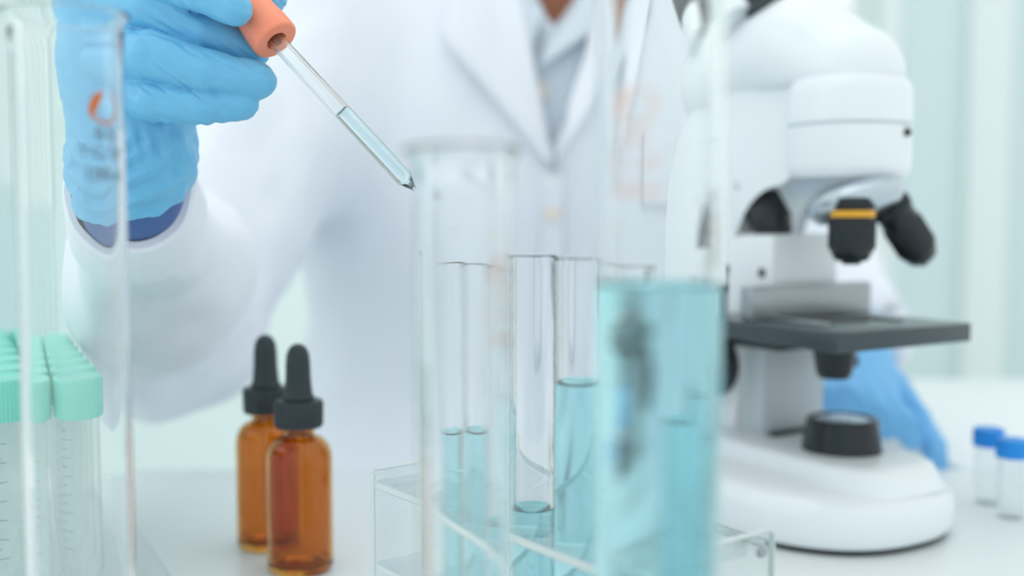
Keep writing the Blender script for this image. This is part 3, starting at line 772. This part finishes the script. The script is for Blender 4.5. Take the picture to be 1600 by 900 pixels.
f.comb(sl, np.maximum(s_, Y - 1.035), .003, sub=True)
f.plane(neck_b + Vector((0, 0, .045)), (0, .25, 1), .002)
shirt = link('shirt', f.mesh('shirt', smooth=2), M['shirt'], person)
# lab coat
f = Field((-.46, .40, .50), (.60, 1.34, 1.32), .0074)
torso(f, .010, .58)
wc = wrR + (elR - wrR).normalized() * .006
f.chain([(shR, .082), (elR.lerp(shR, .5), .070), (elR, .060), (elR.lerp(wc, .5), .0445), (wc, .0290)], .035)
f.chain([(shL, .082), (elL, .064), (wrL.lerp(elL, .15), .047)], .035)

for h_, s2 in ((hipR, -1), (hipL, 1)):
    kn = Vector((PX + s2 * .12, .78, .60)); f.chain([(h_, .112), (h_.lerp(kn, .85), .086)], .04)
# hollow sleeve mouths and neckline
ax = (wrR - elR).normalized()
f.cone(wc - ax * .03, wc + ax * .001, .0255, .0262, .002, sub=True); f.cone(wc + ax * .030, wc + ax * .07, .046, .046, .001, sub=True)
axl = (wrL - elL).normalized(); wl = wrL.lerp(elL, .15)
f.cone(wl - axl * .02, wl + axl * .06, .032, .042, .003, sub=True)
f.cone(neck_b + Vector((0, 0, .03)), neck_b + Vector((0, -.03, .20)), .070, .09, .01, sub=True)
# V opening at the front
sl, (X, Y, Z) = f.grid((PX - .2, .8, .9), (PX + .2, 1.06, 1.32))
vz = P(858, 262, .93).z
wV = (Z - vz) * .47
front = 1.04
s_ = (np.abs(X - PX + .012) - np.clip(wV, 0, 1)) * .9
s_ = np.where(Z < vz, .05, s_)
f.comb(sl, np.maximum(s_, Y - 1.01), .004, sub=True)
def coat_folds(V, N):
    n1 = fbm(V, (9, 9, 3.2), 3.1); n2 = fbm(V, (26, 26, 14), 9.0)
    arm_w = np.clip((PX - .15 - V[:, 0]) / .08, 0, 1) + np.clip((V[:, 0] - PX - .17) / .08, 0, 1)
    return .013 * n1 * (1 + .2 * arm_w) + n2 * (.0055 * arm_w + .002)
coat = link('lab_coat', f.mesh('lab_coat', coat_folds, smooth=2), M['coat'], person)
mc = aim(wc + ax * .0035, wc - ax * .1)
lathe('sleeve_cuff', [(.0262, 0), (.0300, -.0004), (.0318, .001), (.0345, .03), (.036, .045), (.031, .050), (.0262, .04)], M['coat'], coat, n=64, mtx=mc, closed=True,
      shape=lambda a, r, z: ((r + .0008 * math.sin(3 * a + 1) + .0005 * math.sin(7 * a)) * math.cos(a), (r + .0008 * math.sin(3 * a + 1)) * math.sin(a), z + .0015 * math.sin(2 * a)))
# surfaces that lie on the coat: find the front by ray
dg = bpy.context.evaluated_depsgraph_get()
def front_y(o, x, z, default=.93):
    ok, loc, nrm, _ = o.ray_cast(Vector((x, .3, z)), Vector((0, 1, 0)))
    return loc.y if ok and loc.y < 1.1 else default
dg.update()
def cloth_patch(name, outline, m, parent, off=.006, th=.004, nsub=10, on=None, curl=0):
    """quad patch given by four (px,py) corners laid over the garment; real points on it, thickened"""
    (a, b, c, d) = [Vector(((px - 800) / F * .93, P(px, py, .93).z)) for px, py in outline]
    bm = bmesh.new(); g = []
    for i in range(nsub + 1):
        row = []
        for j in range(nsub + 1):
            u, v = i / nsub, j / nsub
            q = a.lerp(b, u).lerp(d.lerp(c, u), v)
            y = min(front_y(coat, q.x, q.y, 2), front_y(shirt, q.x, q.y, 2)) if on is None else front_y(on, q.x, q.y, .96)
            if y > 1.5: y = .96
            row.append([q.x, y - off - curl * math.sin(PI * v) * .5, q.y])
        g.append(row)
    G = np.array(g)
    for _ in range(3):
        G[1:-1, 1:-1, 1] = (G[:-2, 1:-1, 1] + G[2:, 1:-1, 1] + G[1:-1, :-2, 1] + G[1:-1, 2:, 1]) / 4
    vs = [[bm.verts.new(G[i, j]) for j in range(nsub + 1)] for i in range(nsub + 1)]
    for i in range(nsub):
        for j in range(nsub): bm.faces.new((vs[i][j], vs[i + 1][j], vs[i + 1][j + 1], vs[i][j + 1]))
    o = frombm(name, bm, m, parent, smooth=True)
    md = o.modifiers.new('s', 'SOLIDIFY'); md.thickness = th; md.offset = 0
    return o
bpy.context.view_layer.update()
cloth_patch('lapel', [(730, -90), (790, -90), (868, 262), (838, 262)][0:1] + [(800, -90), (866, 268), (690, 60)], M['coat'], coat, off=.012, th=.006, curl=.010)
cloth_patch('lapel', [(960, -90), (1010, -60), (955, 120), (862, 268)], M['coat'], coat, off=.012, th=.006, curl=.010)
cloth_patch('front_placket', [(846, 262), (880, 262), (880, 640), (846, 640)], M['coat'], coat, off=.004, th=.004)
cloth_patch('shirt_collar', [(768, -60), (846, -60), (846, 20), (818, 112)], M['shirt'], shirt, off=.012, th=.004)
cloth_patch('shirt_collar', [(892, -60), (950, -60), (935, 40), (842, 108)], M['shirt'], shirt, off=.012, th=.004)
cloth_patch('chest_pocket', [(985, 180), (1080, 180), (1080, 300), (985, 300)], M['coat'], coat, off=.003, th=.003)
def button_at(px, py, on, par):
    x = (px - 800) / F * .93; z = P(px, py, .93).z; y = min(front_y(coat, x, z, 2), front_y(shirt, x, z, 2))
    if y > 1.5: y = .95
    return lathe('button', [(0, 0), (.0075, 0), (.008, .001), (.0078, .0022), (.0062, .0024), (.0055, .0016), (0, .0016)], M['button'], par, n=32, mtx=aim(Vector((x, y - .004, z)), Vector((x, y - .1, z + .01))))
button_at(842, 140, shirt, shirt); button_at(844, 205, shirt, shirt)
for y_ in (330, 470, 600): button_at(863, y_, coat, coat)

# navy knit cuff showing between glove and coat sleeve
f = Field(wrR - Vector((.07, .07, .09)), wrR + Vector((.07, .07, .07)), .0024)
q0 = P(206, 290, .518); q1 = wc + (elR - wrR).normalized() * .03
f.chain([(q0, .0238), (q1, .0238)], .003)
link('knit_cuff', f.mesh('knit_cuff', smooth=2), M['navy'], person)

# ---- right glove, in focus
def jp(px, py, d): return P(px, py, d)
H = .0008
f = Field(P(20, -190, .58) - Vector((0, 0, 0)) , P(20, -190, .58) + Vector((.01, .01, .01)), .5)
lo = Vector((min(P(20, 0, .44).x, P(20, 0, .56).x), .415, P(100, 360, .50).z - .004)); hi = Vector((P(455, 0, .46).x + .004, .575, P(100, -150, .50).z))
f = Field(lo, hi, H)
W = P(207, 300, .508)
Mi, Mm, Mr, Mp = P(165, -38, .506), P(143, 28, .497), P(146, 88, .491), P(172, 138, .490)
# palm and back of the hand
for mcp, r0, r1 in ((Mi, .020, .0165), (Mm, .021, .0170), (Mr, .021, .0160), (Mp, .020, .0150)):
    f.cone(P(205, 215, .503), mcp, r0, r1, .012)
f.chain([(P(206, 292, .514), .0250), (P(205, 250, .507), .0262), (P(208, 205, .503), .025)], .010)
f.cone(P(230, 150, .508), P(250, 40, .515), .018, .016, .012)     # palm fill behind the curled fingers
# fingers, index to little; each a chain of its own with a tight blend so creases stay
f.chain([(Mi, .0150), (P(262, -32, .472), .0105), (P(318, -12, .462), .0088), (P(366, 13, .4575), .0076)], .0012)
f.chain([(Mm, .0150), (P(232, 12, .477), .0104), (P(318, 48, .4765), .0090), (P(394, 80, .483), .0076)], .0007)
f.chain([(Mr, .0145), (P(235, 88, .470), .0108), (P(325, 112, .467), .0093), (P(402, 126, .472), .0083)], .0007)
f.chain([(Mp, .0130), (P(240, 158, .473), .0090), (P(315, 166, .470), .0080), (P(378, 163, .473), .0072)], .0007)
# thumb behind the bulb
f.chain([(P(235, 60, .525), .0165), (P(320, -40, .515), .0125), (P(375, -32, .505), .0105), (P(420, -8, .497), .0085)], .004)
# open hem
hm = P(207, 342, .510)
f.plane(P(206, 302, .514), Vector((-.03, .50, -.86)), .001)
WX, WZ = P(205, 250, .5), P(205, 195, .5).z
def glove_disp(V, N):
    px = 800 + F * (V[:, 0]) / V[:, 1]
    # heights measured in the glove's own plane
    dz = (WZ - V[:, 2]) * 1000; dx = (V[:, 0] - WX.x) * 1000
    n1 = fbm(V, (38, 38, 55), 1.7, 3); n3 = fbm(V, (120, 60, 200), 4.4, 2); n2 = fbm(V, (90, 90, 90), 5.2, 2)
    cuff = np.clip(dz / 7, 0, 1)
    # gathers that fan out of the heel of the palm and sweep round the wrist
    rr = np.hypot(dx * 1.0 + 4, dz * 1.15 + 2)
    g = np.sin(rr * .62 + 2.6 * n1 + .02 * dx * dx * .2)
    g = np.sign(g) * np.abs(g) ** 1.3
    vf = np.clip((dx - 4) / 8, 0, 1) * np.clip(1 - dz / 24, 0, 1)
    g = g * (1 - vf) + vf * np.sin(dx * 1.05 + 1.5 * n1 - .03 * dz * dz * .3)
    out = cuff * (.0013 * g + .0014 * n1 + .0006 * n2)
    # flare of the hem
    out += np.clip((dz - 36) / 8, 0, 1) * .0010
    # small tension wrinkles on the fingers
    u = (V[:, 0] * .80 + V[:, 2] * .60) * 1000
    ridge = 1 - np.abs(fbm(np.stack([V[:, 0] * .8 - V[:, 2] * .6, V[:, 1], V[:, 0] * .6 + V[:, 2] * .8], 1), (30, 60, 170), 8.8, 2)) * 3.2
    out += (1 - cuff) * (.00055 * np.clip(ridge, 0, 1) * np.clip(n1 + .35, 0, 1) * -1.6 + .0005 * n1 + .00025 * n3)
    return out
glove = link('glove', f.mesh('glove', glove_disp, smooth=2), M['glove'], person)
glove['label'] = 'blue nitrile glove holding the dropper'

# ---- left glove, out of focus beside the microscope
f = Field(P(1240, 500, .95) - Vector((.03, .12, .19)), P(1240, 500, .95) + Vector((.22, .12, .09)), .0018)
f.chain([(wrL + (elL - wrL).normalized() * .03, .030), (wrL, .028)], .01)
pa = P(1340, 585, .89)
for q, r in ((P(1392, 606, .885), .015), (P(1372, 622, .865), .0155), (P(1350, 630, .85), .015), (P(1318, 625, .84), .014)):
    f.cone(wrL, q, .022, r, .012)
f.chain([(P(1392, 606, .885), .014), (P(1432, 650, .865), .0105), (P(1458, 700, .845), .0095), (P(1466, 726, .832), .008)], .002)
f.chain([(P(1372, 622, .865), .0145), (P(1410, 662, .84), .0108), (P(1440, 700, .822), .0096), (P(1455, 722, .812), .008)], .002)
f.chain([(P(1350, 630, .85), .0140), (P(1385, 668, .83), .0106), (P(1412, 694, .815), .0092), (P(1430, 712, .806), .008)], .002)
f.chain([(P(1318, 625, .84), .0130), (P(1345, 665, .825), .0098), (P(1368, 688, .812), .0085), (P(1385, 700, .806), .0075)], .002)
f.chain([(P(1320, 600, .88), .015), (P(1290, 610, .85), .012), (P(1286, 628, .83), .0095)], .004)
def g2(V, N): return .0018 * fbm(V, (45, 45, 45), 2.2, 2) 
gl2 = link('glove', f.mesh('glove', g2, smooth=2), M['glove2'], person)
gl2['label'] = 'blue nitrile glove resting on the bench behind the microscope'

# stool under the person
stl = empty('stool', (PX, 1.13, 0)); tag(stl, 'black round lab stool the person sits on', 'stool')
lathe('seat', [(0, .53), (.17, .53), (.18, .545), (.18, .585), (.165, .60), (0, .603)], M['blackpl'], stl, n=48)
lathe('pole', [(0, .06), (.025, .06), (.025, .53), (0, .53)], M['steel'], stl, n=24)
lathe('base', [(0, 0), (.21, 0), (.21, .015), (.05, .05), (.03, .07), (0, .07)], M['steel'], stl, n=48)
